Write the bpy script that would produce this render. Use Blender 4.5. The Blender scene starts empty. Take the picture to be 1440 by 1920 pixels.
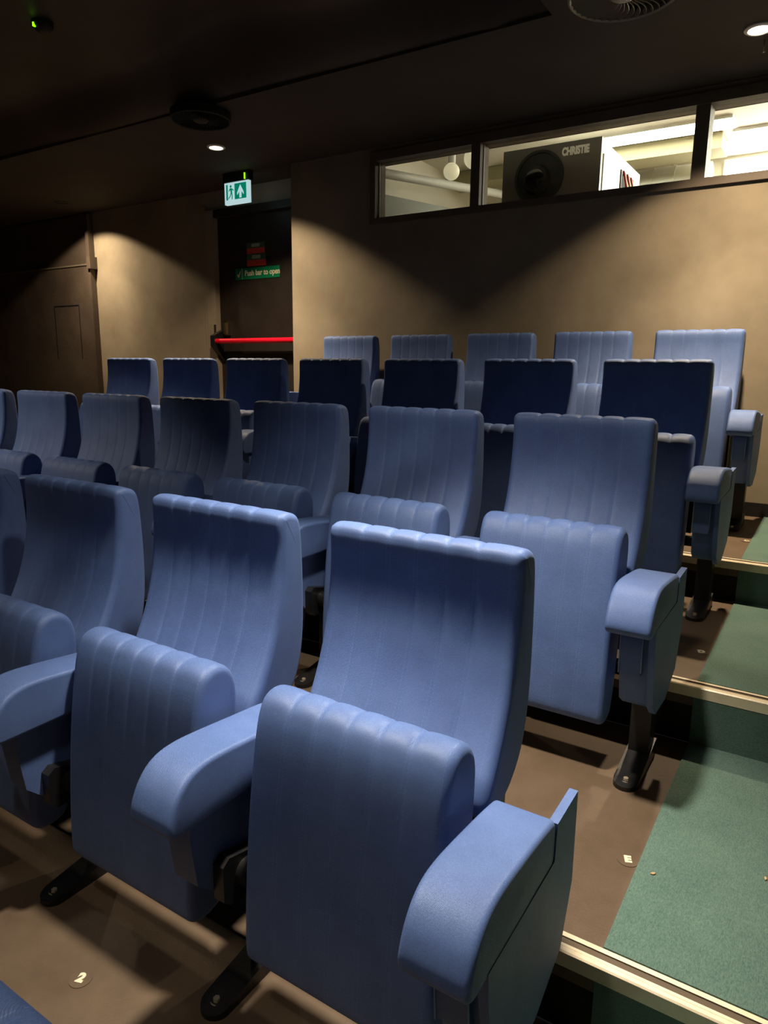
import bpy, bmesh, math, random
from mathutils import Vector, Matrix
random.seed(7)
SC = bpy.context.scene
COL = SC.collection

# ---------------------------------------------------------------- camera
W, H, F = 1440, 1920, 1318.26
YAW, PITCH, ROLL = 0.5666, 0.2018, 0.0109
cy, sy, cp, sp = math.cos(YAW), math.sin(YAW), math.cos(PITCH), math.sin(PITCH)
fwd = Vector((-sy*cp, cy*cp, -sp)); right = Vector((cy, sy, 0)); up = right.cross(fwd)
cr, sr = math.cos(ROLL), math.sin(ROLL)
r2 = cr*right + sr*up; u2 = -sr*right + cr*up
cd = bpy.data.cameras.new('camera'); cam = bpy.data.objects.new('camera', cd); COL.objects.link(cam)
m = Matrix((r2, u2, -fwd)).transposed().to_4x4(); m.translation = Vector((0.6529, -1.0589, 1.2939))
cam.matrix_world = m
cd.sensor_fit = 'VERTICAL'; cd.sensor_height = 32; cd.lens = F/H*32; cd.clip_start = 0.02
SC.camera = cam

# ---------------------------------------------------------------- view + world
SC.view_settings.view_transform = 'Standard'; SC.view_settings.look = 'None'
SC.view_settings.gamma = 1; SC.view_settings.exposure = 0.0
SC.view_settings.use_curve_mapping = False
wd = bpy.data.worlds.new('dark_auditorium'); SC.world = wd; wd.use_nodes = True
wd.node_tree.nodes['Background'].inputs[0].default_value = (0.9, 0.92, 1.0, 1)
wd.node_tree.nodes['Background'].inputs[1].default_value = 0.006

# ---------------------------------------------------------------- downlights (position, watts, half-cone deg, blend, aim)
CEIL = 2.72
WARM = (1.0, 0.80, 0.55)
NEUT = (1.0, 0.90, 0.76)
DOWNLIGHTS = [
 # x, y, z, watts, half angle, blend, aim offset (dx,dy per unit drop), colour, label
 (0.189, 2.588, CEIL, 350, 59.5, .55, (0, 0.0), WARM, 'small round recessed downlight with a white ring, top right above the rear aisle seats'),
 (-3.017, 2.588, CEIL, 350, 59.5, .55, (0, 0.0), WARM, 'small round recessed downlight glowing alone in the dark ceiling before the exit sign'),
 (-5.42, 3.05, CEIL, 160, 66, .3, (0, 0.0), WARM, 'deep recessed downlight over the left end of the back wall, above the dark double panel'),
 (-0.10, 0.20, 2.9, 620, 41, 1, (0, 0), NEUT, 'recessed downlight above the nearest aisle seat'),
 (-0.12, -1.35, 2.95, 60, 57, .5, (0, 0), NEUT, 'recessed downlight in front of the nearest row'),
 (-3.75, -0.5, 2.95, 420, 52, .3, (0, 0.1), NEUT, 'recessed downlight over the far left seats of the near rows'),
]

# ---------------------------------------------------------------- helpers
def link(o): COL.objects.link(o); return o
def tag(o, label=None, cat=None, group=None, kind=None):
    if label: o['label'] = label
    if cat: o['category'] = cat
    if group: o['group'] = group
    if kind: o['kind'] = kind
    return o
def empty(name, loc=(0, 0, 0), label=None, cat=None, group=None, kind=None):
    o = link(bpy.data.objects.new(name, None)); o.location = loc; o.empty_display_size = .05
    return tag(o, label, cat, group, kind)
def obj(name, bm, mat, parent=None, smooth=False, angle=None):
    me = bpy.data.meshes.new(name); bmesh.ops.recalc_face_normals(bm, faces=bm.faces[:]); bm.to_mesh(me); bm.free()
    for mm in (mat if isinstance(mat, (list, tuple)) else [mat]): me.materials.append(mm)
    if smooth:
        for p in me.polygons: p.use_smooth = True
        if angle: me.set_sharp_from_angle(angle=math.radians(angle))
    o = link(bpy.data.objects.new(name, me))
    if parent: o.parent = parent
    return o
def box(bm, x0, x1, y0, y1, z0, z1, mi=0):
    v = [bm.verts.new(p) for p in ((x0,y0,z0),(x1,y0,z0),(x1,y1,z0),(x0,y1,z0),(x0,y0,z1),(x1,y0,z1),(x1,y1,z1),(x0,y1,z1))]
    for f in ((0,3,2,1),(4,5,6,7),(0,1,5,4),(1,2,6,5),(2,3,7,6),(3,0,4,7)):
        bm.faces.new([v[i] for i in f]).material_index = mi
    return v
def prism(bm, pts, axis, a, b, mi=0):
    """extrude polygon pts (2D) along axis 'x' (pts=y,z), 'y' (pts=x,z), 'z' (pts=x,y)"""
    def mk(p, t):
        return (t, p[0], p[1]) if axis == 'x' else (p[0], t, p[1]) if axis == 'y' else (p[0], p[1], t)
    A = [bm.verts.new(mk(p, a)) for p in pts]; B = [bm.verts.new(mk(p, b)) for p in pts]
    n = len(pts)
    bm.faces.new(A).material_index = mi; bm.faces.new(B[::-1]).material_index = mi
    for i in range(n): bm.faces.new((A[i], B[i], B[(i+1) % n], A[(i+1) % n])).material_index = mi
def bevel_all(bm, w, seg=3, angle=30):
    es = [e for e in bm.edges if len(e.link_faces) == 2 and e.calc_face_angle(0) > math.radians(angle)]
    bmesh.ops.bevel(bm, geom=es, offset=w, segments=seg, profile=.5, affect='EDGES', clamp_overlap=True)
def cyl(bm, c0, c1, r0, r1=None, n=24, cap=True):
    r1 = r0 if r1 is None else r1
    c0, c1 = Vector(c0), Vector(c1); d = (c1-c0).normalized()
    t = Vector((1,0,0)) if abs(d.x) < .8 else Vector((0,1,0))
    a = d.cross(t).normalized(); b = d.cross(a)
    A = [bm.verts.new(c0 + r0*(math.cos(2*math.pi*i/n)*a + math.sin(2*math.pi*i/n)*b)) for i in range(n)]
    B = [bm.verts.new(c1 + r1*(math.cos(2*math.pi*i/n)*a + math.sin(2*math.pi*i/n)*b)) for i in range(n)]
    for i in range(n): bm.faces.new((A[i], A[(i+1)%n], B[(i+1)%n], B[i]))
    if cap: bm.faces.new(A[::-1]); bm.faces.new(B)
def lathe(bm, prof, n=48, c=(0,0)):
    """prof = [(r,z)...] about vertical axis at c, open or touching axis"""
    rings = []
    for r, z in prof:
        if r < 1e-6: rings.append([bm.verts.new((c[0], c[1], z))]); continue
        rings.append([bm.verts.new((c[0]+r*math.cos(2*math.pi*i/n), c[1]+r*math.sin(2*math.pi*i/n), z)) for i in range(n)])
    for A, B in zip(rings, rings[1:]):
        for i in range(n):
            j = (i+1) % n
            if len(A) == 1 and len(B) == 1: continue
            if len(A) == 1: bm.faces.new((A[0], B[j], B[i]))
            elif len(B) == 1: bm.faces.new((A[i], A[j], B[0]))
            else: bm.faces.new((A[i], A[j], B[j], B[i]))
def tube(bm, pts, r, n=10):
    P = [Vector(p) for p in pts]; prev = None
    for k, p in enumerate(P):
        d = (P[min(k+1, len(P)-1)] - P[max(k-1, 0)]).normalized()
        t = Vector((0,0,1)) if abs(d.z) < .9 else Vector((1,0,0))
        a = d.cross(t).normalized(); b = d.cross(a)
        ring = [bm.verts.new(p + r*(math.cos(2*math.pi*i/n)*a + math.sin(2*math.pi*i/n)*b)) for i in range(n)]
        if prev:
            for i in range(n): bm.faces.new((prev[i], prev[(i+1)%n], ring[(i+1)%n], ring[i]))
        else: bm.faces.new(ring[::-1])
        prev = ring
    bm.faces.new(prev)
def smooth_loop(pts, res, closed=True):
    """Catmull-Rom, then resample"""
    n = len(pts); out = []
    rng = range(n) if closed else range(n-1)
    for i in rng:
        g = (lambda k: pts[k % n]) if closed else (lambda k: pts[max(0, min(n-1, k))])
        p0, p1, p2, p3 = g(i-1), g(i), g(i+1), g(i+2)
        for s in range(res):
            t = s/res
            out.append(tuple(.5*((2*b) + (-a+c)*t + (2*a-5*b+4*c-d)*t*t + (-a+3*b-3*c+d)*t**3) for a, b, c, d in zip(p0, p1, p2, p3)))
    if not closed: out.append(tuple(pts[-1]))
    return out
def text_bm(bm, s, size, loc, rot, depth=.001, width=None, shear=0, bold=0, mi=0):
    cu = bpy.data.curves.new('t', 'FONT'); cu.body = s; cu.size = size; cu.extrude = depth; cu.align_x = 'CENTER'; cu.align_y = 'CENTER'
    cu.shear = shear; cu.offset = bold
    o = bpy.data.objects.new('t', cu); COL.objects.link(o)
    bpy.context.view_layer.update()
    me = bpy.data.meshes.new_from_object(o.evaluated_get(bpy.context.evaluated_depsgraph_get()))
    xs = [v.co.x for v in me.vertices]; k = 1
    if width: k = width/(max(xs)-min(xs))
    M = Matrix.Translation(loc) @ rot.to_4x4() @ Matrix.Diagonal((k, 1, 1, 1))
    me.transform(M)
    n0 = len(bm.faces); bm.from_mesh(me); bm.faces.ensure_lookup_table()
    for f in bm.faces[n0:]: f.material_index = mi
    bpy.data.objects.remove(o); bpy.data.curves.remove(cu); bpy.data.meshes.remove(me)

# ---------------------------------------------------------------- materials
def nodes(name):
    mt = bpy.data.materials.new(name); mt.use_nodes = True
    nt = mt.node_tree; b = nt.nodes['Principled BSDF']
    return mt, nt, b
def N(nt, t, **kw):
    n = nt.nodes.new(t)
    for k, v in kw.items():
        if k.startswith('i_'): n.inputs[k[2:].replace('_', ' ')].default_value = v
        else: setattr(n, k, v)
    return n
def plain(name, col, rough=.5, metal=0, emit=None, es=0, spec=.5):
    mt, nt, b = nodes(name)
    b.inputs['Base Color'].default_value = (*col, 1); b.inputs['Roughness'].default_value = rough; b.inputs['Metallic'].default_value = metal
    b.inputs['Specular IOR Level'].default_value = spec
    if emit: b.inputs['Emission Color'].default_value = (*emit, 1); b.inputs['Emission Strength'].default_value = es
    return mt
def mottled(name, c1, c2, scale, rough, bump=.1, bscale=60, spec=.4, metal=0, detail=5, rr=None):
    mt, nt, b = nodes(name)
    tc = N(nt, 'ShaderNodeTexCoord')
    n1 = N(nt, 'ShaderNodeTexNoise', i_Scale=scale, i_Detail=detail, i_Roughness=.62)
    r = N(nt, 'ShaderNodeValToRGB'); r.color_ramp.elements[0].color = (*c1, 1); r.color_ramp.elements[1].color = (*c2, 1)
    r.color_ramp.elements[0].position = .32; r.color_ramp.elements[1].position = .68
    n2 = N(nt, 'ShaderNodeTexNoise', i_Scale=bscale, i_Detail=4)
    bp = N(nt, 'ShaderNodeBump', i_Strength=bump, i_Distance=.01)
    L = nt.links.new
    L(tc.outputs['Object'], n1.inputs['Vector']); L(tc.outputs['Object'], n2.inputs['Vector'])
    L(n1.outputs['Fac'], r.inputs['Fac']); L(r.outputs['Color'], b.inputs['Base Color'])
    L(n2.outputs['Fac'], bp.inputs['Height']); L(bp.outputs['Normal'], b.inputs['Normal'])
    b.inputs['Roughness'].default_value = rough; b.inputs['Specular IOR Level'].default_value = spec; b.inputs['Metallic'].default_value = metal
    return mt

STITCH_X = [-0.130, -0.067, -0.003, 0.061, 0.125]
def fabric(name, stitched):
    mt, nt, b = nodes(name); L = nt.links.new
    tc = N(nt, 'ShaderNodeTexCoord')
    big = N(nt, 'ShaderNodeTexNoise', i_Scale=7.0, i_Detail=5, i_Roughness=.6)
    fine = N(nt, 'ShaderNodeTexNoise', i_Scale=420.0, i_Detail=2)
    mp = N(nt, 'ShaderNodeMapping'); mp.inputs['Scale'].default_value = (900, 300, 300); mp.inputs['Rotation'].default_value = (0, .5, 0)
    tw = N(nt, 'ShaderNodeTexWave', i_Scale=260.0, i_Distortion=1.5, i_Detail=1.0); tw.bands_direction = 'DIAGONAL'
    r = N(nt, 'ShaderNodeValToRGB')
    r.color_ramp.elements[0].color = (0.082, 0.140, 0.330, 1); r.color_ramp.elements[1].color = (0.115, 0.190, 0.425, 1)
    r.color_ramp.elements[0].position = .3; r.color_ramp.elements[1].position = .7
    L(tc.outputs['Object'], big.inputs['Vector']); L(tc.outputs['Object'], fine.inputs['Vector']); L(tc.outputs['Object'], tw.inputs['Vector'])
    L(big.outputs['Fac'], r.inputs['Fac'])
    mx = N(nt, 'ShaderNodeMix', data_type='RGBA', blend_type='MULTIPLY'); mx.inputs['Factor'].default_value = .5
    fr = N(nt, 'ShaderNodeMapRange'); fr.inputs['To Min'].default_value = .35; fr.inputs['To Max'].default_value = 1.65
    L(fine.outputs['Fac'], fr.inputs['Value']); L(r.outputs['Color'], mx.inputs['A']); L(fr.outputs['Result'], mx.inputs['B'])
    col = mx.outputs['Result']
    if stitched:
        sx = N(nt, 'ShaderNodeSeparateXYZ'); L(tc.outputs['Object'], sx.inputs['Vector'])
        acc = None
        for k in STITCH_X + [-.1925, .1925]:
            a = N(nt, 'ShaderNodeMath', operation='SUBTRACT'); a.inputs[1].default_value = k; L(sx.outputs['X'], a.inputs[0])
            a2 = N(nt, 'ShaderNodeMath', operation='ABSOLUTE'); L(a.outputs[0], a2.inputs[0])
            a3 = N(nt, 'ShaderNodeMath', operation='SUBTRACT'); a3.inputs[1].default_value = .0042 if abs(k) < .19 else 0; L(a2.outputs[0], a3.inputs[0])
            a4 = N(nt, 'ShaderNodeMath', operation='ABSOLUTE'); L(a3.outputs[0], a4.inputs[0])
            a5 = N(nt, 'ShaderNodeMath', operation='LESS_THAN'); a5.inputs[1].default_value = .0005; L(a4.outputs[0], a5.inputs[0])
            if acc is None: acc = a5
            else:
                s = N(nt, 'ShaderNodeMath', operation='ADD'); L(acc.outputs[0], s.inputs[0]); L(a5.outputs[0], s.inputs[1]); acc = s
        z = N(nt, 'ShaderNodeMath', operation='MULTIPLY'); z.inputs[1].default_value = 900; L(sx.outputs['Z'], z.inputs[0])
        zs = N(nt, 'ShaderNodeMath', operation='SINE'); L(z.outputs[0], zs.inputs[0])
        zg = N(nt, 'ShaderNodeMath', operation='GREATER_THAN'); zg.inputs[1].default_value = -.3; L(zs.outputs[0], zg.inputs[0])
        mm = N(nt, 'ShaderNodeMath', operation='MULTIPLY'); L(acc.outputs[0], mm.inputs[0]); L(zg.outputs[0], mm.inputs[1])
        m2 = N(nt, 'ShaderNodeMath', operation='MULTIPLY'); m2.inputs[1].default_value = .55; L(mm.outputs[0], m2.inputs[0])
        mx2 = N(nt, 'ShaderNodeMix', data_type='RGBA'); mx2.inputs['B'].default_value = (.16, .29, .62, 1)
        L(m2.outputs[0], mx2.inputs['Factor']); L(col, mx2.inputs['A']); col = mx2.outputs['Result']
    L(col, b.inputs['Base Color'])
    add = N(nt, 'ShaderNodeMath', operation='ADD'); L(tw.outputs['Fac'], add.inputs[0]); L(fine.outputs['Fac'], add.inputs[1])
    bp = N(nt, 'ShaderNodeBump', i_Strength=.35, i_Distance=.0012); L(add.outputs[0], bp.inputs['Height']); L(bp.outputs['Normal'], b.inputs['Normal'])
    b.inputs['Roughness'].default_value = .52; b.inputs['Specular IOR Level'].default_value = .5
    b.inputs['Sheen Weight'].default_value = .12; b.inputs['Sheen Roughness'].default_value = .4; b.inputs['Sheen Tint'].default_value = (.55, .7, 1, 1)
    return mt

M = {}
M['fabric'] = fabric('blue_twill_quilted', True)
M['fabric_plain'] = fabric('blue_twill', False)
M['piping'] = plain('pale_piping', (.22,.32,.52), .7)
M['black_steel'] = mottled('black_painted_steel', (.006,.006,.007), (.014,.013,.013), 30, .38, .05, 200, .5)
M['bolt'] = plain('bolt_steel', (.50,.42,.30), .4, .5)
M['floor'] = mottled('brown_vinyl', (.098,.063,.037), (.140,.095,.058), 5, .55, .12, 180, .35)
M['riser'] = mottled('black_riser', (.012,.010,.009), (.02,.017,.015), 12, .7, .1, 60, .2)
M['carpet'] = None
M['wall'] = mottled('dark_plaster', (.235,.190,.130), (.330,.270,.190), 2.6, .85, .08, 14, .2, detail=8)
M['ceil'] = mottled('black_ceiling_paint', (.050,.042,.034), (.065,.055,.045), 2.0, .8, .12, 40, .25)
M['drape'] = mottled('black_acoustic_cloth', (.040,.033,.026), (.055,.046,.037), 3.0, .5, .1, 150, .4)
M['darkpanel'] = mottled('dark_brown_panel', (.060,.043,.031), (.085,.062,.046), 4, .55, .12, 50, .35)
M['door'] = mottled('dark_door_paint', (.022,.016,.012), (.030,.022,.017), 5, .5, .08, 60, .35)
M['frame'] = mottled('window_frame_paint', (.13,.100,.075), (.155,.122,.092), 6, .55, .05, 80, .35)
M['nosing'] = mottled('ribbed_alloy_nosing', (.80,.67,.46), (.90,.77,.55), 20, .38, .05, 200, .6, metal=.15)
M['groove'] = plain('nosing_groove', (.12,.085,.05), .7)
M['white'] = plain('white_enamel', (.8,.8,.78), .4)
M['red'] = plain('red_push_tube', (.85,.006,.03), .3, emit=(1,.0,.03), es=0)
M['green'] = plain('green_sign', (.0,.19,.075), .5)
M['greend'] = plain('dark_green_sign', (.045,.085,.05), .5)
M['redsign'] = plain('red_sign', (.55,.05,.03), .5)
M['cream'] = plain('cream_letters', (.8,.72,.5), .5)
M['greylet'] = plain('grey_letters', (.30,.33,.22), .5)
M['chrome'] = plain('brass_chrome', (.55,.45,.30), .3, 1)
M['lamp_ring'] = plain('lamp_ring_white', (.8,.78,.74), .4)
M['lamp_glow'] = plain('lamp_lens', (1,1,1), .4, emit=(1.0,.85,.66), es=6)
M['black'] = plain('matt_black', (.008,.008,.008), .6)
M['exit_green'] = plain('exit_green_lit', (.0,.3,.15), .5, emit=(.0,.22,.13), es=.8)
M['exit_white'] = plain('exit_white_lit', (.8,.9,.9), .5, emit=(.60,.86,.90), es=.72)
M['led'] = plain('green_led', (0,.5,0), .5, emit=(.25,1,.0), es=2.0)
M['vent'] = plain('vent_grey_enamel', (.30,.27,.22), .4)
M['booth_wall'] = mottled('booth_white_paint', (.74,.71,.62), (.80,.77,.68), 3, .7, .05, 40, .3)
M['booth_olive'] = plain('booth_beam_paint', (.36,.33,.2), .6)
M['booth_grey'] = mottled('grey_cabinet_paint', (.21,.23,.22), (.25,.27,.26), 3, .5, .04, 60)
M['duct'] = plain('spiral_duct_metal', (.6,.6,.55), .35, .8)
M['proj'] = mottled('projector_dark_grey', (.085,.078,.070), (.10,.092,.083), 4, .38, .03, 300, .5)
M['proj_side'] = plain('projector_light_grey', (.55,.55,.52), .45)
M['lens_glass'] = plain('lens_glass', (.004,.004,.006), .08, spec=.8)
M['wire_red'] = plain('red_wire', (.6,.03,.02), .5)
M['wire_green'] = plain('green_terminal', (.1,.5,.1), .5)
M['panel_glow'] = plain('panel_glow_white', (1,1,1), .5, emit=(1.0,.94,.78), es=22)
M['globe'] = plain('opal_globe', (.9,.86,.7), .3, emit=(1,.9,.6), es=.45)

mt, nt, b = nodes('green_loop_carpet'); L = nt.links.new
tc = N(nt, 'ShaderNodeTexCoord'); n1 = N(nt, 'ShaderNodeTexNoise', i_Scale=420.0, i_Detail=3.0, i_Roughness=.7)
n0 = N(nt, 'ShaderNodeTexNoise', i_Scale=6.0, i_Detail=4.0)
mpg = N(nt, 'ShaderNodeMapping'); mpg.inputs['Scale'].default_value = (1, .35, 1)
r = N(nt, 'ShaderNodeValToRGB'); r.color_ramp.elements[0].color = (.045,.098,.082,1); r.color_ramp.elements[1].color = (.175,.265,.210,1)
r.color_ramp.elements[0].position = .28; r.color_ramp.elements[1].position = .74
L(tc.outputs['Object'], mpg.inputs['Vector']); L(mpg.outputs['Vector'], n1.inputs['Vector']); L(tc.outputs['Object'], n0.inputs['Vector'])
ma = N(nt, 'ShaderNodeMath', operation='MULTIPLY_ADD'); ma.inputs[1].default_value = .25; L(n0.outputs['Fac'], ma.inputs[0])
ms = N(nt, 'ShaderNodeMath', operation='MULTIPLY'); ms.inputs[1].default_value = .75; L(n1.outputs['Fac'], ms.inputs[0]); L(ms.outputs[0], ma.inputs[2])
L(ma.outputs[0], r.inputs['Fac']); L(r.outputs['Color'], b.inputs['Base Color'])
bp = N(nt, 'ShaderNodeBump', i_Strength=.7, i_Distance=.003); L(n1.outputs['Fac'], bp.inputs['Height']); L(bp.outputs['Normal'], b.inputs['Normal'])
b.inputs['Roughness'].default_value = .95; b.inputs['Specular IOR Level'].default_value = .1; b.inputs['Sheen Weight'].default_value = .15
M['carpet'] = mt

mt = bpy.data.materials.new('window_glass'); mt.use_nodes = True; nt = mt.node_tree; nt.nodes.clear()
o_ = nt.nodes.new('ShaderNodeOutputMaterial'); tr = nt.nodes.new('ShaderNodeBsdfTransparent'); gl = nt.nodes.new('ShaderNodeBsdfGlossy')
gl.inputs['Roughness'].default_value = .02; tr.inputs[0].default_value = (.92, .93, .9, 1)
fz = nt.nodes.new('ShaderNodeFresnel'); fz.inputs[0].default_value = 1.35; mx = nt.nodes.new('ShaderNodeMixShader')
nt.links.new(fz.outputs[0], mx.inputs[0]); nt.links.new(tr.outputs[0], mx.inputs[1]); nt.links.new(gl.outputs[0], mx.inputs[2]); nt.links.new(mx.outputs[0], o_.inputs[0])
M['glass'] = mt

# ---------------------------------------------------------------- structure
DY, DZ = 0.9783, 0.1822
ROWY = [0, DY, 2*DY, 2.9131]; ROWZ = [0, DZ, 2*DZ, 0.5311]
NY = [-0.8541, 0.1241, 1.1024, 2.0590]        # front edge of each tier
XL, XR = -8.2, 1.75; CX = 0.390
WY = 3.15; LWY = 3.45; WXC = -2.85            # back wall right part, left part, corner
tiers = [(-1.832, NY[0], -DZ), (NY[0], NY[1], 0), (NY[1], NY[2], DZ), (NY[2], NY[3], 2*DZ), (NY[3], 3.70, ROWZ[3])]
for (y0, y1, z) in tiers:
    bm = bmesh.new(); box(bm, XL, XR, y0, y1+.002 if z < .5 else y1, z-.06, z)
    obj('floor', bm, M['floor'])['kind'] = 'structure'
bm = bmesh.new(); box(bm, XL, XR, -4.2, -1.832, -2*DZ-.06, -2*DZ); obj('floor', bm, M['floor'])['kind'] = 'structure'
k = 1
for (y0, y1, z) in tiers:
    bm = bmesh.new(); box(bm, XL, XR, y0+.006, y0+.03, z-DZ, z-.03); obj('trim_%d' % k, bm, M['riser'])['kind'] = 'structure'; k += 1
# nosings: ribbed angle with a groove along the tread
for (y0, y1, z) in tiers[1:]:
    bm = bmesh.new()
    xa, xb = -.05, XR
    prof = [(y0-.004, z-.030), (y0-.004, z+.001), (y0-.001, z+.004), (y0+.008, z+.004), (y0+.0083, z+.0032), (y0+.0095, z+.0032), (y0+.0098, z+.004), (y0+.017, z+.004), (y0+.0175, z+.0008), (y0+.034, z+.0008), (y0+.0345, z+.004), (y0+.046, z+.004), (y0+.048, z+.0005), (y0+.0055, z-.003), (y0+.0055, z-.030)]
    prism(bm, prof, 'x', xa, xb)
    bm.faces.ensure_lookup_table()
    for f in bm.faces:
        c = f.calc_center_median()
        if y0+.0170 < c.y < y0+.0348:
            if abs(f.normal.x) < .5: f.material_index = 1
    obj('trim_%d' % k, bm, [M['nosing'], M['groove']])['kind'] = 'structure'; k += 1
# carpet on treads and risers
cl = ['the lowest aisle step, beside the nearest seat', 'the step beside the nearest aisle seat panel', 'the second step up the aisle', 'the third step up the aisle', 'the top landing by the back wall']
for j, (y0, y1, z) in enumerate(tiers):
    zz = z; bm = bmesh.new()
    ye = y1 + .002 if j < 4 else WY-.012
    box(bm, CX, XR, y0+.049, ye, zz, zz+.005)
    t = obj('carpet_runner', bm, M['carpet']); tag(t, 'green carpet covering the tread of ' + cl[j], 'carpet', 'green aisle carpet')
    if j:
        r = bmesh.new(); box(r, CX, XR, y0-.003, y0+.004, z-DZ if j < 4 else z-.1667, z-.031)
        obj('riser_strip', r, M['carpet'], t)

# back wall right part with three-pane window opening
WB, WT = 2.268, 2.655; WX0 = -2.13
bm = bmesh.new()
box(bm, WXC, XR, WY, WY+.10, ROWZ[3]-.1, WB-.005); box(bm, WXC, WX0, WY, WY+.10, WB-.005, CEIL+.05)
box(bm, WX0, XR, WY, WY+.10, WT+.03, CEIL+.05)
box(bm, WXC, WXC+.10, WY+.10, LWY+.1, ROWZ[3]-.1, CEIL+.05)
o = obj('wall_back', bm, M['wall']); o['kind'] = 'structure'
# left part of the back wall, set deeper, with exit door opening
DX0, DX1, DT = -3.93, -2.98, 2.51
bm = bmesh.new()
box(bm, XL, DX0-.10, LWY, LWY+.12, ROWZ[3]-.1, CEIL+.05)
box(bm, DX0-.10, WXC, LWY, LWY+.12, DT+.06, CEIL+.05)
o = obj('wall_back_left', bm, M['wall']); o['kind'] = 'structure'
bm = bmesh.new(); box(bm, XR, XR+.1, -4.2, 6.2, -.6, 3.7); obj('wall_right', bm, M['wall'])['kind'] = 'structure'
bm = bmesh.new(); box(bm, XL-.1, XL, -4.2, LWY+.1, -.6, 3.7); obj('wall_left', bm, M['wall'])['kind'] = 'structure'
bm = bmesh.new(); box(bm, WXC+.01, XR, WY-.012, WY, ROWZ[3], ROWZ[3]+.075); obj('baseboard_back', bm, M['riser'])['kind'] = 'structure'
# ceiling: flat soffit over the back rows, stepping up into sagging black cloth nearer the camera
bm = bmesh.new(); box(bm, XL, XR, 2.03, LWY+.1, CEIL, CEIL+.05); box(bm, -.52, XR, 1.55, 2.03, CEIL, CEIL+.05)
obj('ceiling', bm, M['ceil'])['kind'] = 'structure'
bm = bmesh.new(); nx, ny = 150, 90; vs = []
def drape_z(x, y):
    t = min(1, (2.06-y)/.30)
    s = t*t*(3-2*t)
    sag = .045*math.sin(x*2.1+.6)*math.exp(-((y-1.5)/.5)**2) + .03*math.sin(x*4.7+y*3.0)*math.exp(-((y-1.6)/.35)**2)
    fold = .02*math.exp(-((x+.78+.35*(y-2.0))/.035)**2)*math.exp(-((y-1.85)/.3)**2)
    w = .028*math.sin(x*1.3-y*2.2)+.02*math.sin(x*3.1+y*1.1)
    return CEIL+.012 + .20*s + (sag + w)*min(1, (2.06-y)/.15) - fold
for j in range(ny+1):
    y = 2.06 - (j/ny)**1.6*6.2
    row = []
    for i in range(nx+1):
        x = XL + (XR-XL)*i/nx
        row.append(bm.verts.new((x, y + (.05*math.sin(x*2.3)-.02*math.sin(x*5.1))*(1 if j == 0 else math.exp(-j/4))*0.35, drape_z(x, y))))
    vs.append(row)
for j in range(ny):
    for i in range(nx): bm.faces.new((vs[j][i], vs[j][i+1], vs[j+1][i+1], vs[j+1][i]))
o = obj('ceiling', bm, M['drape'], smooth=True); o['kind'] = 'structure'
so = o.modifiers.new('thick', 'SOLIDIFY'); so.thickness = .01; so.offset = 1

# ---------------------------------------------------------------- projection window
w = empty('window_1', ((WX0+XR)/2, WY, WB)); w['kind'] = 'structure'
def wobj(name, bm, mat, parent, **kw):
    o = obj(name, bm, mat, parent, **kw); o.matrix_parent_inverse = Matrix.Translation(parent.location).inverted(); return o
bm = bmesh.new()
FY0, FY1 = WY-.018, WY+.11
box(bm, WX0-.025, XR, FY0, FY1, WB-.028, WB+.012); box(bm, WX0-.025, XR, FY0, FY1, WT-.02, WT+.034)
box(bm, WX0-.025, WX0+.018, FY0, FY1, WB+.012, WT-.02)
for a, b_ in ((-1.412, -1.352), (-.137, -.068)): box(bm, a, b_, FY0+.004, FY1, WB+.012, WT-.02)
bevel_all(bm, .003, 2); wobj('window_frame', bm, M['frame'], w)
bm = bmesh.new()
for a in (-1.352, -2.112):      # light inner glazing beads seen at the left of the panes
    box(bm, a, a+.006, WY+.03, WY+.04, WB+.012, WT-.02)
wobj('glazing_bead', bm, M['proj_side'], w)
for a, b_ in ((WX0+.018, -1.412), (-1.352, -.137), (-.068, XR)):
    bm = bmesh.new(); box(bm, a, b_, WY+.05, WY+.056, WB+.012, WT-.02); wobj('window_pane', bm, M['glass'], w)

# ---------------------------------------------------------------- projection booth
BZ = 3.12
bm = bmesh.new()
box(bm, WXC+.1, XR, 6.1, 6.2, 1.4, BZ+.1)
o = obj('wall_booth', bm, M['booth_wall']); o['kind'] = 'structure'
bm = bmesh.new(); box(bm, WXC+.02, WXC+.1, WY+.25, 6.1, 1.4, BZ+.1); obj('wall_booth_side', bm, M['booth_wall'])['kind'] = 'structure'
bm = bmesh.new(); box(bm, WXC+.1, XR, WY+.1, 6.1, 1.3, 1.4); obj('floor', bm, M['floor'])['kind'] = 'structure'
bm = bmesh.new(); box(bm, WXC, XR, WY+.1, 6.2, BZ, BZ+.05); obj('ceiling', bm, M['booth_wall'])['kind'] = 'structure'
bm = bmesh.new(); box(bm, WXC+.1, XR, WY+.10, WY+.13, WT+.10, BZ); obj('wall_booth_front', bm, M['booth_wall'])['kind'] = 'structure'
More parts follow.
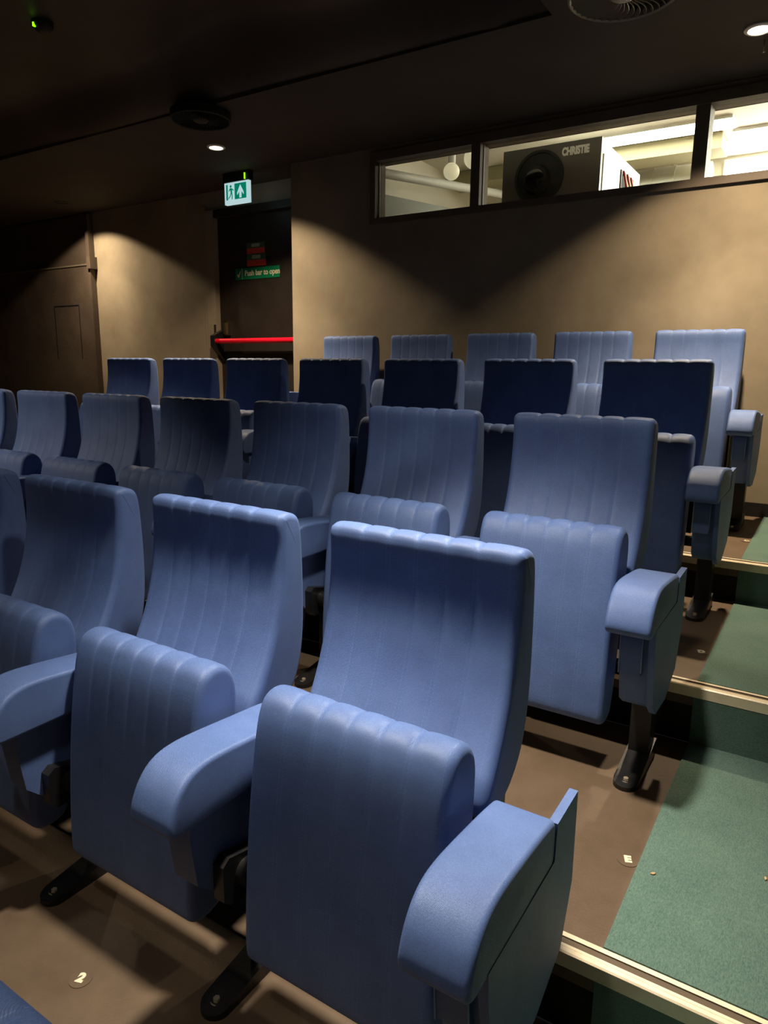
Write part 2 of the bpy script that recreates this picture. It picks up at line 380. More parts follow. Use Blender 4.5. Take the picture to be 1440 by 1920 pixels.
# ceiling beams and ducts
bm = bmesh.new(); box(bm, WXC+.1, XR, 4.10, 4.34, BZ-.12, BZ); tag(obj('ceiling_beam', bm, M['booth_olive']), 'beige beam running across the booth ceiling above the projector', 'beam')
bm = bmesh.new(); box(bm, WXC+.1, -.34, 5.32, 5.62, BZ-.12, BZ-.004); tag(obj('cable_tray', bm, M['booth_olive']), 'olive coloured trunking under the booth ceiling, right of the projector', 'trunking')
du = empty('ventilation_duct', (-1.0, 5.85, 2.93), 'silver spiral ventilation duct behind the projector, low in the middle pane', 'duct')
bm = bmesh.new(); cyl(bm, (-.9,0,0), (.52,0,0), .11, n=32); obj('duct_pipe', bm, M['duct'], du, smooth=True, angle=40)
for i in (-.6, .2):
    bm = bmesh.new(); box(bm, i-.012, i+.012, -.004, .004, .10, BZ-2.93); obj('hanger_strap', bm, M['duct'], du)
for i in range(8):
    bm = bmesh.new(); cyl(bm, (-.85+.18*i,0,0), (-.838+.18*i,0,0), .116, n=32); obj('duct_seam', bm, M['duct'], du, smooth=True, angle=40)
# side wall grey cabinet, pipes and opal globes behind the left pane
bm = bmesh.new()
prism(bm, [(3.62, 1.4), (3.62, 2.60), (5.4, 2.76), (5.4, 1.4)], 'x', -2.70, -2.52); bevel_all(bm, .006, 2)
tag(obj('equipment_cabinet', bm, M['booth_grey']), 'plain grey metal cabinet filling the left projection window pane', 'cabinet')
bm = bmesh.new(); tube(bm, [(-2.50, 3.5, 2.72), (-2.2, 5.9, 2.95)], .035, 14)
tag(obj('conduit_pipe', bm, M['proj_side'], smooth=True, angle=50), 'pale pipe sloping above the grey cabinet behind the left pane', 'pipe')
for gx, gz, lb, rr in ((-2.05, 2.775, 'left and lower of the two round cream globe lamps behind the left pane', .062), (-1.86, 2.845, 'right and larger of the two round cream globe lamps behind the left pane', .078)):
    g = empty('globe_lamp', (gx, 4.1, gz), lb, 'lamp', 'globe lamps in the projection booth')
    bm = bmesh.new(); bmesh.ops.create_uvsphere(bm, u_segments=32, v_segments=20, radius=rr); obj('globe', bm, M['globe'], g, smooth=True)
    bm = bmesh.new(); cyl(bm, (0,0,rr-.005), (0,0,BZ-gz), .03); obj('lamp_stem', bm, M['white'], g, smooth=True, angle=40)
# booth ceiling light, then two glowing panels added to whiten the right pane
g = empty('ceiling_glow_panel', (-.75, 5.1, BZ), 'long glowing light panel on the booth ceiling above right of the projector', 'light')
bm = bmesh.new(); box(bm, -.85, .52, -.13, .13, -.02, 0); obj('housing', bm, M['white'], g)
bm = bmesh.new(); box(bm, -.84, .51, -.12, .12, -.024, -.019); obj('diffuser', bm, M['panel_glow'], g)
g = empty('added_wall_glow', (.60, 6.1, 2.86), 'large added glowing panel on the booth rear wall, whitening the right pane', 'light')  # added glow, stands in for the bright rear wall
bm = bmesh.new(); box(bm, -1.02, 1.1, -.04, 0, -.36, .23); obj('housing', bm, M['white'], g)
bm = bmesh.new(); box(bm, -1.00, 1.08, -.045, -.039, -.34, .21); obj('diffuser', bm, M['panel_glow'], g)
g = empty('ceiling_glow_panel', (.55, 5.62, BZ), 'broad added glowing panel on the booth ceiling, whitening the right pane', 'light')  # added glow, fills the upper right pane with white
bm = bmesh.new(); box(bm, -.82, 1.0, -.30, .30, -.02, 0); obj('housing', bm, M['white'], g)
bm = bmesh.new(); box(bm, -.80, .98, -.28, .28, -.024, -.019); obj('diffuser', bm, M['panel_glow'], g)
# projector
bm = bmesh.new(); box(bm, -.36, .36, 0, 1.0, .66, .70)
for a_, b_ in ((-.33, .04), (.29, .04), (-.33, .92), (.29, .92)): box(bm, a_, a_+.04, b_, b_+.04, 0, .66)
ps = obj('equipment_stand', bm, M['black_steel']); ps.location = (-1.19, 3.92, 1.42-.02+.002); tag(ps, 'black stand under the projector in the booth', 'stand')
PX0, PX1, PY0, PY1 = -1.535, -.845, 3.90, 4.95
pj = empty('film_projector', ((PX0+PX1)/2, PY0, 2.102), 'large dark grey digital film projector with round lens port behind the middle pane', 'projector')
hw_ = (PX1-PX0)/2
bm = bmesh.new(); box(bm, -hw_, hw_, 0, .02, 0, .690); bevel_all(bm, .008, 2); obj('front_panel', bm, M['proj'], pj)
bm = bmesh.new(); box(bm, -hw_+.004, hw_-.004, .02, PY1-PY0, .0, .682); bevel_all(bm, .006, 2); obj('body', bm, M['proj_side'], pj)
bm = bmesh.new(); box(bm, hw_-.004, hw_+.003, .06, .45, .08, .60); obj('side_door', bm, M['proj_side'], pj)
bm = bmesh.new(); box(bm, hw_-.004, hw_+.004, .50, .86, .08, .60); obj('open_bay', bm, M['black'], pj)
for i in range(8):
    bm = bmesh.new(); y_ = .55+.035*i
    tube(bm, [(hw_+.005, y_, .60-.02*(i % 3)), (hw_+.03, y_+.02, .48), (hw_+.02, y_-.02, .35), (hw_+.005, y_, .2)], .007, 8)
    obj('wire', bm, [M['wire_red'], M['white'], M['wire_green']][i % 3], pj, smooth=True)
lz = .49; lx = -.075
bm = bmesh.new(); ring = [(.175,0),(.175,-.01),(.168,-.014),(.160,-.008),(.158,.0)]
for (ra, ya, rb, yb_) in ((.175,0,.175,-.012),(.175,-.012,.155,-.012),(.155,-.012,.150,.012)):
    cyl(bm, (lx,ya,lz), (lx,yb_+1e-4,lz), ra, rb, 48, cap=False)
obj('lens_ring', bm, M['black'], pj, smooth=True, angle=30)
bm = bmesh.new(); cyl(bm, (lx,-.004,lz), (lx,-.002,lz), .156, n=48); obj('lens_port', bm, M['black'], pj)
bm = bmesh.new(); cyl(bm, (lx-.015,-.012,lz-.015), (lx-.015,-.05,lz-.015), .10, .085, 40); lb_ = obj('lens_barrel', bm, M['black_steel'], pj, smooth=True, angle=40)
bm = bmesh.new(); cyl(bm, (lx-.015,-.05,lz-.015), (lx-.015,-.054,lz-.015), .065, .05, 40); obj('lens_glass', bm, M['lens_glass'], lb_, smooth=True, angle=40)
RX = Matrix.Rotation(math.pi/2, 3, 'X')
bm = bmesh.new(); text_bm(bm, 'CHRISTIE', .066, (.172, -.001, .628), RX, .001, .185, 0, .004); obj('brand_lettering', bm, M['white'], pj)

# ---------------------------------------------------------------- exit door
d = empty('door_1', (DX0, LWY, ROWZ[3])); d['kind'] = 'structure'
bm = bmesh.new(); box(bm, DX0, DX1, LWY+.03, LWY+.075, ROWZ[3], DT); wobj('door_leaf', bm, M['door'], d)
bm = bmesh.new()
box(bm, DX0-.10, DX0, LWY-.025, LWY+.09, ROWZ[3], DT+.06); box(bm, DX0-.14, DX0-.10, LWY-.012, LWY, ROWZ[3], DT+.10)
bevel_all(bm, .004, 2); wobj('door_frame', bm, M['wall'], d)
bm = bmesh.new(); box(bm, DX1, WXC, LWY-.02, LWY+.09, ROWZ[3], DT+.06); box(bm, DX0, DX1, LWY-.02, LWY+.09, DT, DT+.06); wobj('door_frame', bm, M['door'], d)
bz, by = 1.505, LWY-.07
bar = bmesh.new(); cyl(bar, (DX0+.03, by, bz), (DX1-.02, by, bz), .021, n=24); rb = wobj('push_bar', bar, M['red'], d, smooth=True, angle=40)
for bx_ in (DX0+.0, DX1-.03):
    bm = bmesh.new(); prism(bm, [(by-.03, bz+.045), (LWY+.03, bz+.10), (LWY+.03, bz-.17), (by-.01, bz-.06), (by-.03, bz-.04)], 'x', bx_, bx_+.045); bevel_all(bm, .006, 2)
    wobj('bar_bracket', bm, M['black_steel'], d)
bm = bmesh.new(); box(bm, DX0+.045, DX1-.03, LWY+.012, LWY+.03, bz-.10, bz+.02); wobj('bar_backplate', bm, M['door'], d)
bm = bmesh.new(); box(bm, DX0+.065, DX0+.115, LWY+.0, LWY+.03, bz+.05, bz+.17); box(bm, DX0+.085, DX0+.10, LWY-.03, LWY+.0, bz+.06, bz+.155); bevel_all(bm, .004, 2); wobj('latch_handle', bm, M['chrome'], d)
bm = bmesh.new(); box(bm, DX0-.022, DX0-.002, LWY-.032, LWY-.025, bz+.02, bz+.14); wobj('strike_plate', bm, M['chrome'], d)
# signs fixed to the door
sy_ = LWY+.028
def sign(name, label, x0, x1, z0, z1, build):
    s = empty(name, ((x0+x1)/2, sy_, (z0+z1)/2), label, 'sign'); build(s, (x1-x0)/2, (z1-z0)/2); return s
def push_sign(s, hx, hz):
    bm = bmesh.new(); box(bm, -hx, hx, -.003, 0, -hz, hz); obj('sign_board', bm, M['green'], s)
    bm = bmesh.new(); text_bm(bm, 'Push bar to open', .062, (.055, -.0035, .002), RX, .0005, hx*2*.78, 0, .0014); obj('lettering', bm, M['cream'], s)
    bm = bmesh.new(); box(bm, -hx*.69, -hx*.675, -.004, -.003, -hz*.9, hz*.9); obj('divider_line', bm, M['cream'], s)
    bm = bmesh.new()
    a = [(-.93,-.1),(-.88,.05),(-.86,-.2),(-.76,.6),(-.74,.55),(-.83,-.55),(-.87,-.6)]
    prism(bm, [(x*hx, z*hz) for x, z in a], 'y', -.004, -.003); obj('tick_mark', bm, M['cream'], s)
def fire_sign(s, hx, hz):
    bm = bmesh.new(); box(bm, -hx, hx, -.003, 0, 0, hz); obj('upper_band', bm, M['greend'], s)
    bm = bmesh.new(); box(bm, -hx, hx, -.003, 0, -hz, 0); obj('lower_band', bm, M['redsign'], s)
    bm = bmesh.new(); box(bm, -hx*.45, hx*.45, -.004, -.003, hz*.2, hz*.8); obj('pale_patch', bm, M['greylet'], s)
sign('door_sign', 'green sign with pale words "Push bar to open" on the dark exit door', -3.735, -3.25, 2.005, 2.095, push_sign)
sign('door_sign', 'lower of two small stacked red and green notices on the exit door', -3.60, -3.395, 2.105, 2.20, fire_sign)
sign('door_sign', 'upper, darker of two small stacked red and green notices on the exit door', -3.60, -3.405, 2.203, 2.288, fire_sign)

# illuminated exit sign hanging from the ceiling
ex = empty('exit_sign', (-3.337, 3.10, 2.575), 'lit green and white running man exit sign hanging above the dark door', 'sign')
bm = bmesh.new(); box(bm, -.122, .122, 0, .028, -.078, .075); bevel_all(bm, .003, 2); obj('light_panel', bm, M['exit_white'], ex)
bm = bmesh.new(); box(bm, -.105, -.088, -.001, 0, -.047, .063); obj('green_border', bm, M['exit_green'], ex)
bm = bmesh.new(); box(bm, -.018, .100, -.001, 0, -.047, .063); obj('green_field', bm, M['exit_green'], ex)
bm = bmesh.new(); prism(bm, [(.041-.033, -.002), (.041, .052), (.041+.033, -.002), (.041+.033, -.020), (.041+.011, .004), (.041+.011, -.040), (.041-.011, -.040), (.041-.011, .004), (.041-.033, -.020)], 'y', -.002, -.001)
obj('arrow', bm, M['exit_white'], ex)
bm = bmesh.new(); cx_ = -.052
prism(bm, [(cx_-.004+.010*math.cos(a*math.pi/6), .047+.010*math.sin(a*math.pi/6)) for a in range(12)], 'y', -.002, -.001)
for pl in ([(-.012,.036),(.008,.034),(.010,.004),(-.006,.002)], [(-.012,.036),(-.026,.018),(-.022,.012),(-.008,.026)], [(.006,.034),(.026,.022),(.026,.014),(.006,.024)],
           [(-.006,.004),(.004,.004),(-.010,-.026),(-.030,-.042),(-.030,-.034),(-.016,-.020)], [(.000,.004),(.010,.004),(.014,-.018),(.012,-.044),(.004,-.044),(.004,-.018)]):
    prism(bm, [(cx_+x, z) for x, z in pl], 'y', -.002, -.001)
obj('running_figure', bm, M['exit_green'], ex)
bm = bmesh.new(); box(bm, -.13, .13, -.005, .045, .078, .145); bevel_all(bm, .004, 2); hsg = obj('housing', bm, M['black'], ex)
bm = bmesh.new(); box(bm, .090, .098, -.012, -.005, .082, .125); obj('indicator_light', bm, M['led'], hsg)

# dark panel doors at the left
DPX = -5.60
d2 = empty('door_2', (-6.6, LWY, ROWZ[3])); d2['kind'] = 'structure'
bm = bmesh.new(); box(bm, XL, DPX, LWY-.045, LWY, ROWZ[3], 2.238); wobj('door_leaf', bm, M['darkpanel'], d2)
bm = bmesh.new(); box(bm, XL, DPX-.03, LWY-.03, LWY, 2.252, 2.70); wobj('transom_panel', bm, M['darkpanel'], d2)
bm = bmesh.new(); box(bm, XL, DPX-.01, LWY-.052, LWY, 2.238, 2.252); wobj('ledge', bm, M['frame'], d2)
bm = bmesh.new(); box(bm, DPX, DPX+.045, LWY-.06, LWY, ROWZ[3], 2.70); bevel_all(bm, .004, 2); wobj('door_frame', bm, M['darkpanel'], d2)
bm = bmesh.new(); box(bm, DPX+.02, DPX+.075, LWY-.08, LWY-.0, 2.20, 2.31); bevel_all(bm, .01, 2); wobj('hinge_box', bm, M['darkpanel'], d2)
bm = bmesh.new(); hx0, hx1, hz0, hz1 = -6.205, -5.79, 1.36, 1.87
box(bm, hx0, hx0+.01, LWY-.048, LWY-.045, hz0, hz1); box(bm, hx1-.01, hx1, LWY-.048, LWY-.045, hz0, hz1); box(bm, hx0, hx1, LWY-.048, LWY-.045, hz1, hz1+.008)
wobj('hatch_outline', bm, M['black'], d2)

# ---------------------------------------------------------------- downlights
def beam_profile(ld, half, soft):
    """reflector lamp: bright core falling towards the cut-off angle (an IES-like curve)"""
    ld.use_nodes = True; nt = ld.node_tree; em = nt.nodes.get('Emission') or nt.nodes.new('ShaderNodeEmission')
    tc = nt.nodes.new('ShaderNodeTexCoord'); sx = nt.nodes.new('ShaderNodeSeparateXYZ'); ab = nt.nodes.new('ShaderNodeMath'); ab.operation = 'ABSOLUTE'
    r = nt.nodes.new('ShaderNodeValToRGB'); c = math.cos(math.radians(half)); e = r.color_ramp.elements
    e[0].position = c; e[0].color = (0, 0, 0, 1); e[1].position = 1; e[1].color = (1, 1, 1, 1)
    k = .26*(1-soft)+.01
    n = e.new(min(.98, c+.02+.12*soft)); n.color = (k, k, k, 1)
    n = e.new(c+(1-c)*.55); kk = .45-.295*soft; n.color = (kk, kk, kk, 1)
    L = nt.links.new; L(tc.outputs['Normal'], sx.inputs[0]); L(sx.outputs['Z'], ab.inputs[0]); L(ab.outputs[0], r.inputs['Fac']); L(r.outputs['Color'], em.inputs['Strength'])
for (lx_, ly_, lz_, pw, half, bl, aim, colr, lab) in DOWNLIGHTS:
    vis = abs(lz_-CEIL) < .01
    if not vis: lz_ = drape_z(lx_, ly_) - .004
    g = empty('downlight', (lx_, ly_, lz_), lab, 'ceiling light', 'recessed ceiling downlights')
    deep = lx_ < -5
    if deep:
        bm = bmesh.new(); lathe(bm, [(.062,.0),(.062,-.003),(.05,-.004),(.048,.035),(.0,.036)], 40); obj('trim_ring', bm, M['black'], g, smooth=True, angle=40)
    else:
        bm = bmesh.new(); lathe(bm, [(.060,.0),(.060,-.006),(.054,-.010),(.046,-.010),(.044,-.002)], 40); obj('trim_ring', bm, M['lamp_ring'], g, smooth=True, angle=40)
    bm = bmesh.new(); lathe(bm, [(.0, -.006 if not deep else .030), (.044, -.004 if not deep else .031)], 40); obj('lens', bm, M['lamp_glow'], g)
    ld = bpy.data.lights.new('spot', 'SPOT'); ld.energy = pw; ld.color = colr; ld.spot_size = 2*math.radians(half); ld.spot_blend = .02; beam_profile(ld, half, bl); ld.shadow_soft_size = .035 if vis else .075
    lo = link(bpy.data.objects.new('spot_beam', ld)); lo.parent = g; lo.location = (0, 0, -.035)
    lo.rotation_euler = Vector((aim[0], aim[1], -1)).to_track_quat('-Z', 'Y').to_euler()

# ---------------------------------------------------------------- ceiling vents, sensor
def swirl_vent(loc, R, label, mat):
    g = empty('ceiling_vent', loc, label, 'vent', 'round swirl ceiling vents')
    bm = bmesh.new(); lathe(bm, [(R*.93,.035),(R*.93,-.006),(R*.96,-.012),(R,-.006),(R,.035)], 72); obj('rim', bm, mat, g, smooth=True, angle=40)
    bm = bmesh.new(); cyl(bm, (0,0,.028), (0,0,.032), R*.93, n=64); obj('back_plate', bm, M['black'], g)
    bm = bmesh.new(); lathe(bm, [(0,-.014),(R*.22,-.012),(R*.30,.0),(R*.30,.02)], 48); obj('hub', bm, mat, g, smooth=True, angle=60)
    n = 36
    for i in range(n):
        a0 = 2*math.pi*i/n; bm = bmesh.new(); pts = []
        for s in range(9):
            t = s/8; rr = R*(.28+.66*t); a = a0 + .35*t*t
            pts.append((rr, a))
        A = []
        for rr, a in pts:
            c, s_ = math.cos(a), math.sin(a); tx, ty = -s_, c
            A.append([bm.verts.new((rr*c, rr*s_, -.008)), bm.verts.new((rr*c+tx*.010, rr*s_+ty*.010, .012)), bm.verts.new((rr*c+tx*.012, rr*s_+ty*.012, .010)), bm.verts.new((rr*c+tx*.002, rr*s_+ty*.002, -.010))])
        for p, q in zip(A, A[1:]):
            for e in range(4): bm.faces.new((p[e], p[(e+1)%4], q[(e+1)%4], q[e]))
        bm.faces.new(A[0]); bm.faces.new(A[-1][::-1])
        obj('vane', bm, mat, g, smooth=True, angle=50)
swirl_vent((-.205, 1.93, CEIL-.038), .205, 'round grey swirl vent with curved vanes at the top edge of the picture', M['vent'])
swirl_vent((-2.62, 2.08, CEIL-.038), .17, 'dark unlit round swirl vent on the ceiling left of centre', M['black'])  # same vent type; matt black puts its shade into the colour
g = empty('smoke_detector', (-2.85, 1.28, drape_z(-2.85, 1.28)), 'small dark detector with a tiny green light, far up on the left ceiling', 'detector')
bm = bmesh.new(); lathe(bm, [(0,-.045),(.03,-.043),(.048,-.025),(.05,0)], 32); obj('cover', bm, M['black'], g, smooth=True)
bm = bmesh.new(); box(bm, -.004, .004, -.053, -.040, -.036, -.018); obj('indicator_light', bm, M['led'], g)
# hanging hook below the right downlight
bm = bmesh.new(); cyl(bm, (0,0,-.05), (0,0,0), .003, n=10); hk = obj('ceiling_hook', bm, M['chrome']); hk.location = (.197, 2.72, CEIL); tag(hk, 'tiny bright hook hanging from the ceiling below the top right downlight', 'hook')

# ---------------------------------------------------------------- seats
def sweep(outline, hx, r, puff, nx):
    """closed YZ outline swept along X with rounded ends; puff(x, y, z) = outward displacement"""
    n = len(outline); cyy = sum(p[0] for p in outline)/n; czz = sum(p[1] for p in outline)/n
    area = sum(outline[i][0]*outline[(i+1)%n][1]-outline[(i+1)%n][0]*outline[i][1] for i in range(n))
    sg = 1 if area > 0 else -1
    nor = []
    for i in range(n):
        a, b_ = outline[i-1], outline[(i+1)%n]; ty, tz = b_[0]-a[0], b_[1]-a[1]; l = math.hypot(ty, tz) or 1
        nor.append((sg*tz/l, -sg*ty/l))
    st = []
    for k in range(7): t = r*(1-math.cos(k/6*math.pi/2)); st.append((-hx+t, r-math.sqrt(max(0, r*r-(r-t)**2))))
    mid = [-hx+r + (2*hx-2*r)*i/nx for i in range(1, nx)]
    st += [(x, 0) for x in mid] + [(-x, ins) for x, ins in st[:7][::-1]]
    bm = bmesh.new(); rings = []
    for x, ins in st:
        ring = []
        for (y, z), (ny_, nz_) in zip(outline, nor):
            d_ = -ins + puff(x, y, z, ny_, nz_)*(1 if ins < 1e-6 else max(0, 1-ins/r))
            ring.append(bm.verts.new((x, y+ny_*d_, z+nz_*d_)))
        rings.append(ring)
    for A, B in zip(rings, rings[1:]):
        for i in range(n): bm.faces.new((A[i], A[(i+1)%n], B[(i+1)%n], B[i]))
    for R_ in (rings[0], rings[-1]):
        bm.faces.new(R_)
    return bm
def quilt(amp, bulge, front=.12):
    def f(x, y, z, ny_, nz_):
        w_ = max(0, min(1, (-ny_*1.2+nz_*1.5)))      # only front / top
        if w_ <= 0: return 0
        g_ = sum(math.exp(-((x-k)/.0055)**2) for k in STITCH_X)
        ed = [-.20]+STITCH_X+[.20]; b_ = 0
        for p, q in zip(ed, ed[1:]):
            if p <= x < q: b_ = math.sin(math.pi*(x-p)/(q-p))
        topw = max(0, nz_)**1.5
        return w_*(-amp*g_*(front+(1-front)*topw) + bulge*b_*(.0+1.0*topw))
    return f
back_pts = [(.090,.962),(.089,.90),(.084,.84),(.074,.78),(.058,.72),(.036,.665),(.010,.615),(-.016,.572),(-.028,.535),(-.020,.508),(.015,.500),(.062,.508),
            (.105,.535),(.138,.575),(.158,.630),(.168,.700),(.170,.780),(.168,.860),(.163,.930),(.152,.963),(.128,.975),(.106,.976)]
pad_pts = [(-.206,.170),(-.2055,.230),(-.201,.310),(-.193,.400),(-.184,.480),(-.172,.560),(-.161,.620),(-.151,.655),(-.136,.680),(-.112,.691),(-.086,.687),
           (-.064,.671),(-.051,.645),(-.047,.605),(-.052,.520),(-.064,.420),(-.080,.310),(-.097,.210),(-.112,.160),(-.135,.142),(-.172,.138),(-.196,.148)]
back_o = smooth_loop(back_pts, 4); pad_o = smooth_loop(pad_pts, 4)
seam = lambda bm_: bm_
mesh_back = sweep(back_o, .217, .017, quilt(.0028, .0019, .34), 96)
mesh_pad = sweep(pad_o, .207, .017, quilt(.0028, .0032), 96)
def arm_loop(yb, zt, zb, dz):
    return [(yb-.018, zb), (yb-.005, zb+.005), (yb, zb+.018), (yb, zt-.040), (yb, zt-.018), (yb-.005, zt-.005), (yb-.018, zt+.001), (-.10, zt+.010), (-.20, zt+.020), (-.250, zt+.022), (-.285, zt+.017), (-.312, zt+.003),
            (-.333, zt-.020), (-.346, zt-.046), (-.352, zt-.068), (-.350, zt-.082), (-.341, zt-.091), (-.327, zt-.094), (-.305, zt-.094), (-.22, zb+dz), (-.10, zb)]
ARM_MID = arm_loop(.005, .578, .487, -.002)
ARM_END = arm_loop(-.022, .566, .478, -.004)
side_poly = [(.088,.556),(.090,.372),(.045,.262),(-.075,.214),(-.20,.222),(-.250,.262),(-.285,.42),(-.292,.486),(-.03,.486),(-.02,.552)]
mid_poly = [(.060,.492),(.066,.40),(.01,.32),(-.16,.280),(-.225,.292),(-.270,.335),(-.284,.44),(-.280,.492)]

def build_standard(root, xc, end):
    """armrest, side panel, post and bolted foot at x = xc"""
    hw = .054 if not end else .056
    bm = sweep(smooth_loop(ARM_END if end else ARM_MID, 4), hw, .010, lambda *a: 0, 8)
    bmesh.ops.translate(bm, verts=bm.verts[:], vec=(xc, 0, 0))
    arm = obj('armrest', bm, M['fabric_plain'], root, smooth=True, angle=60)
    bm = bmesh.new()
    if end:
        prism(bm, [(.088,.556),(.090,.372),(.045,.262),(-.075,.214),(-.20,.222),(-.250,.262),(-.285,.42),(-.292,.484),(-.024,.484),(-.020,.553)], 'x', xc+.041, xc+.057)
        bevel_all(bm, .005, 3, 25)
        sp_ = obj('side_panel', bm, M['fabric_plain'], root, smooth=True, angle=50)
        bm = bmesh.new(); prism(bm, [(.03,.47),(.03,.32),(-.05,.24),(-.19,.232),(-.235,.262),(-.268,.40),(-.272,.476),(.02,.476)], 'x', xc-.032, xc+.041); bevel_all(bm, .008, 3, 25)
        inn = obj('inner_panel', bm, M['fabric_plain'], root, smooth=True, angle=50)
        bm = bmesh.new(); prism(bm, [(-.255,.345),(-.276,.350),(-.285,.42),(-.285,.462),(-.278,.470),(-.255,.470)], 'x', xc-.027, xc+.024); bevel_all(bm, .007, 3, 25)
        obj('front_insert', bm, M['fabric_plain'], inn, smooth=True, angle=50)
        bm = bmesh.new(); tube(bm, [(xc+.026, -.279, .36), (xc+.026, -.285, .42), (xc+.026, -.284, .462), (xc+.020, -.281, .472), (xc-.022, -.281, .472), (xc-.029, -.284, .462), (xc-.029, -.285, .42), (xc-.029, -.279, .35)], .0014, 8)
        obj('piping', bm, M['piping'], inn, smooth=True)
    else:
        prism(bm, mid_poly, 'x', xc-.036, xc+.026); bevel_all(bm, .008, 3, 25)
        obj('side_panel', bm, M['fabric_plain'], root, smooth=True, angle=50)
        bm = bmesh.new(); prism(bm, [(-.085,.31),(-.085,.34),(-.215,.372),(-.232,.360),(-.232,.285),(-.215,.27),(-.10,.27)], 'x', xc+.027, xc+.054); bevel_all(bm, .004, 2, 25)
        br = obj('hinge_bracket', bm, M['black_steel'], root)
        bm = bmesh.new(); cyl(bm, (xc+.052, -.175, .322), (xc+.078, -.175, .322), .027, n=24); obj('pivot', bm, M['black_steel'], br, smooth=True, angle=40)
    bm = bmesh.new(); box(bm, xc-.028, xc+.028, -.085, -.015, .012, .32); bevel_all(bm, .004, 2); post = obj('leg', bm, M['black_steel'], root)
    # foot: long sloping plate with a rounded tip and raised rim
    bm = bmesh.new(); A = []; B = []
    path = [(-.033, .0), (-.033, -.213)] + [(-.033*math.cos(a), -.213-.033*math.sin(a)) for a in [math.pi*k_/10 for k_ in range(1, 10)]] + [(.033, -.213), (.033, .0)]
    zt = lambda y: .012 + .040*max(0, min(1, (y+.246)/.20))
    A = [bm.verts.new((xc+x, y, 0)) for x, y in path]; B = [bm.verts.new((xc+x, y, zt(y))) for x, y in path]
    n = len(path)
    bm.faces.new(A[::-1]); bm.faces.new(B)
    for i in range(n): bm.faces.new((A[i], A[(i+1)%n], B[(i+1)%n], B[i]))
    bm.faces.ensure_lookup_table()
    topf = max(bm.faces, key=lambda f: (f.calc_center_median().z > .012)*len(f.verts)*(f.normal.z if f.normal.length else 1) if True else 0)
    res = bmesh.ops.inset_region(bm, faces=[bm.faces[1]], thickness=.006, depth=-.004)
    ft = obj('foot', bm, M['black_steel'], post)
    bm = bmesh.new(); z0 = zt(-.213)-.006; cyl(bm, (xc, -.213, z0), (xc, -.213, z0+.004), .013, n=24); cyl(bm, (xc, -.213, z0+.004), (xc, -.213, z0+.011), .008, .007, n=6)
    obj('bolt', bm, M['bolt'], post, smooth=False)

def make_seat(end):
    root = empty('cinema_seat')
    me_b = obj('backrest', mesh_back.copy(), M['fabric'], root, smooth=True, angle=70)
    obj('seat_cushion', mesh_pad.copy(), M['fabric'], root, smooth=True, angle=70)
    bm = bmesh.new(); box(bm, -.225, .200, .075, .100, .27, .50); box(bm, -.25, .25, -.055, -.020, .245, .28); obj('back_bracket', bm, M['black_steel'], root)
    build_standard(root, -.28, False)
    if end: build_standard(root, .285, True)
    return root
def copy_tree(o, parent=None):
    c = o.copy(); COL.objects.link(c); c.parent = parent
    for ch in list(o.children): copy_tree(ch, c)
    return c
protoE = make_seat(True); protoM = make_seat(False)
used = set()
ROWN = ['nearest full row', 'second row', 'shadowed third row', 'last row by the wall']
ORD = ['', 'second', 'third', 'fourth', 'fifth', 'sixth', 'seventh', 'eighth']
extra = {(0,0): 'nearest of all', (0,1): 'right side lit', (0,2): 'dark front', (0,3): 'cropped at left',
         (1,0): 'evenly lit', (1,1): 'evenly lit', (1,4): 'dark-sided', (1,5): 'dark-sided', (2,6): 'pale right edge', (2,5): 'bright top edge', (3,4): 'nearest door'}
cnt = [4, 7, 7, 5]
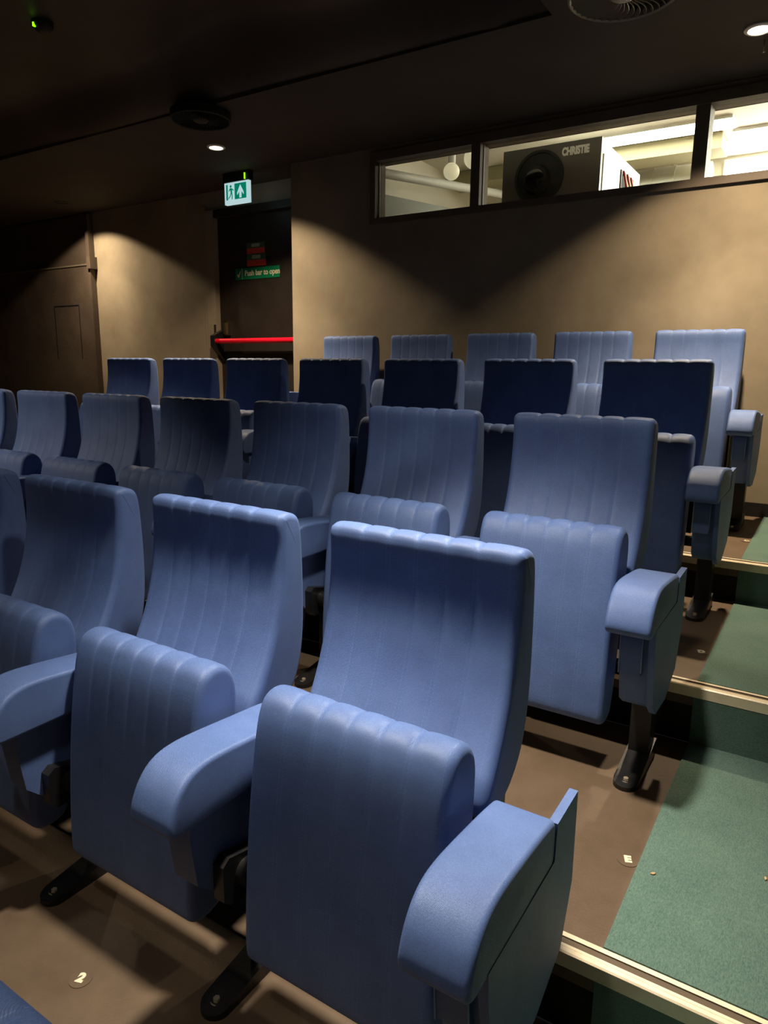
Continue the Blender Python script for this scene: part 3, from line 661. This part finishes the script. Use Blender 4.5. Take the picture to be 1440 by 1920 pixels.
for r_ in range(4):
    for i in range(cnt[r_]):
        end = i == 0; p = protoE if end else protoM
        if p in used: o = copy_tree(p)
        else: o = p; used.add(p)
        o.location = (-.56*i, ROWY[r_], ROWZ[r_])
        lab = 'blue cinema seat, %s in the %s' % ('aisle end' if end else ORD[i] + ' from the aisle', ROWN[r_])
        if (r_, i) in extra: lab += ', ' + extra[(r_, i)]
        assert len(lab.split()) <= 16, lab
        tag(o, lab, 'seat', 'blue cinema seats in the ' + ROWN[r_])
o = copy_tree(protoE); o.location = (.035, -DY+.02, -DZ); tag(o, 'blue cinema seat showing only a top corner at the bottom left of the photo', 'seat', 'blue cinema seats in the row nearest the screen')

# ---------------------------------------------------------------- floor markers
def marker(x, y, z, ch, label, rot=0):
    g = empty('floor_marker', (x, y, z), label, 'floor marker', 'round markers on the floor'); g.rotation_euler.z = rot
    bm = bmesh.new(); cyl(bm, (0,0,0), (0,0,.0015), .024, n=32); obj('disc', bm, M['floor'], g)
    bm = bmesh.new(); text_bm(bm, ch, .030, (0,0,.0022), Matrix.Identity(3), .0006, None, 0, .0022); obj('character', bm, M['cream'], g)
marker(-.574, -.324, 0, '2', 'small round floor marker with a pale 2, bottom left before the second seat', .35)
marker(.366, .461, DZ, 'E', 'small round floor marker with a pale letter on the floor behind the nearest aisle armrest', .35)
marker(.362, 1.407, 2*DZ, 'D', 'small round floor marker with a pale letter on the second step up', .35)
marker(.373, 2.493, ROWZ[3], 'C', 'small round floor marker with a pale letter near the back wall', .35)

# ---------------------------------------------------------------- crumbs on the carpet and under the seats
M['crumb'] = plain('crumb', (.62,.40,.20), .8)
for k_, (x, y, z, lab) in enumerate([(.427, .438, DZ+.005, 'tiny orange brown crumb on the green tread beside the pale floor letter'),
        (.641, .560, DZ+.005, 'tiny pale crumb on the green tread at the right edge of the photo')]):
    bm = bmesh.new(); bmesh.ops.create_icosphere(bm, subdivisions=2, radius=.004)
    for v in bm.verts: v.co = Vector((v.co.x*1.5*(1+.3*math.sin(v.co.y*900)), v.co.y*.8, (v.co.z+.004)*.6))
    o = obj('crumb', bm, M['crumb'], smooth=True); o.location = (x, y, z); o.rotation_euler.z = .7+k_; tag(o, lab, 'crumb', 'crumbs on the carpet')
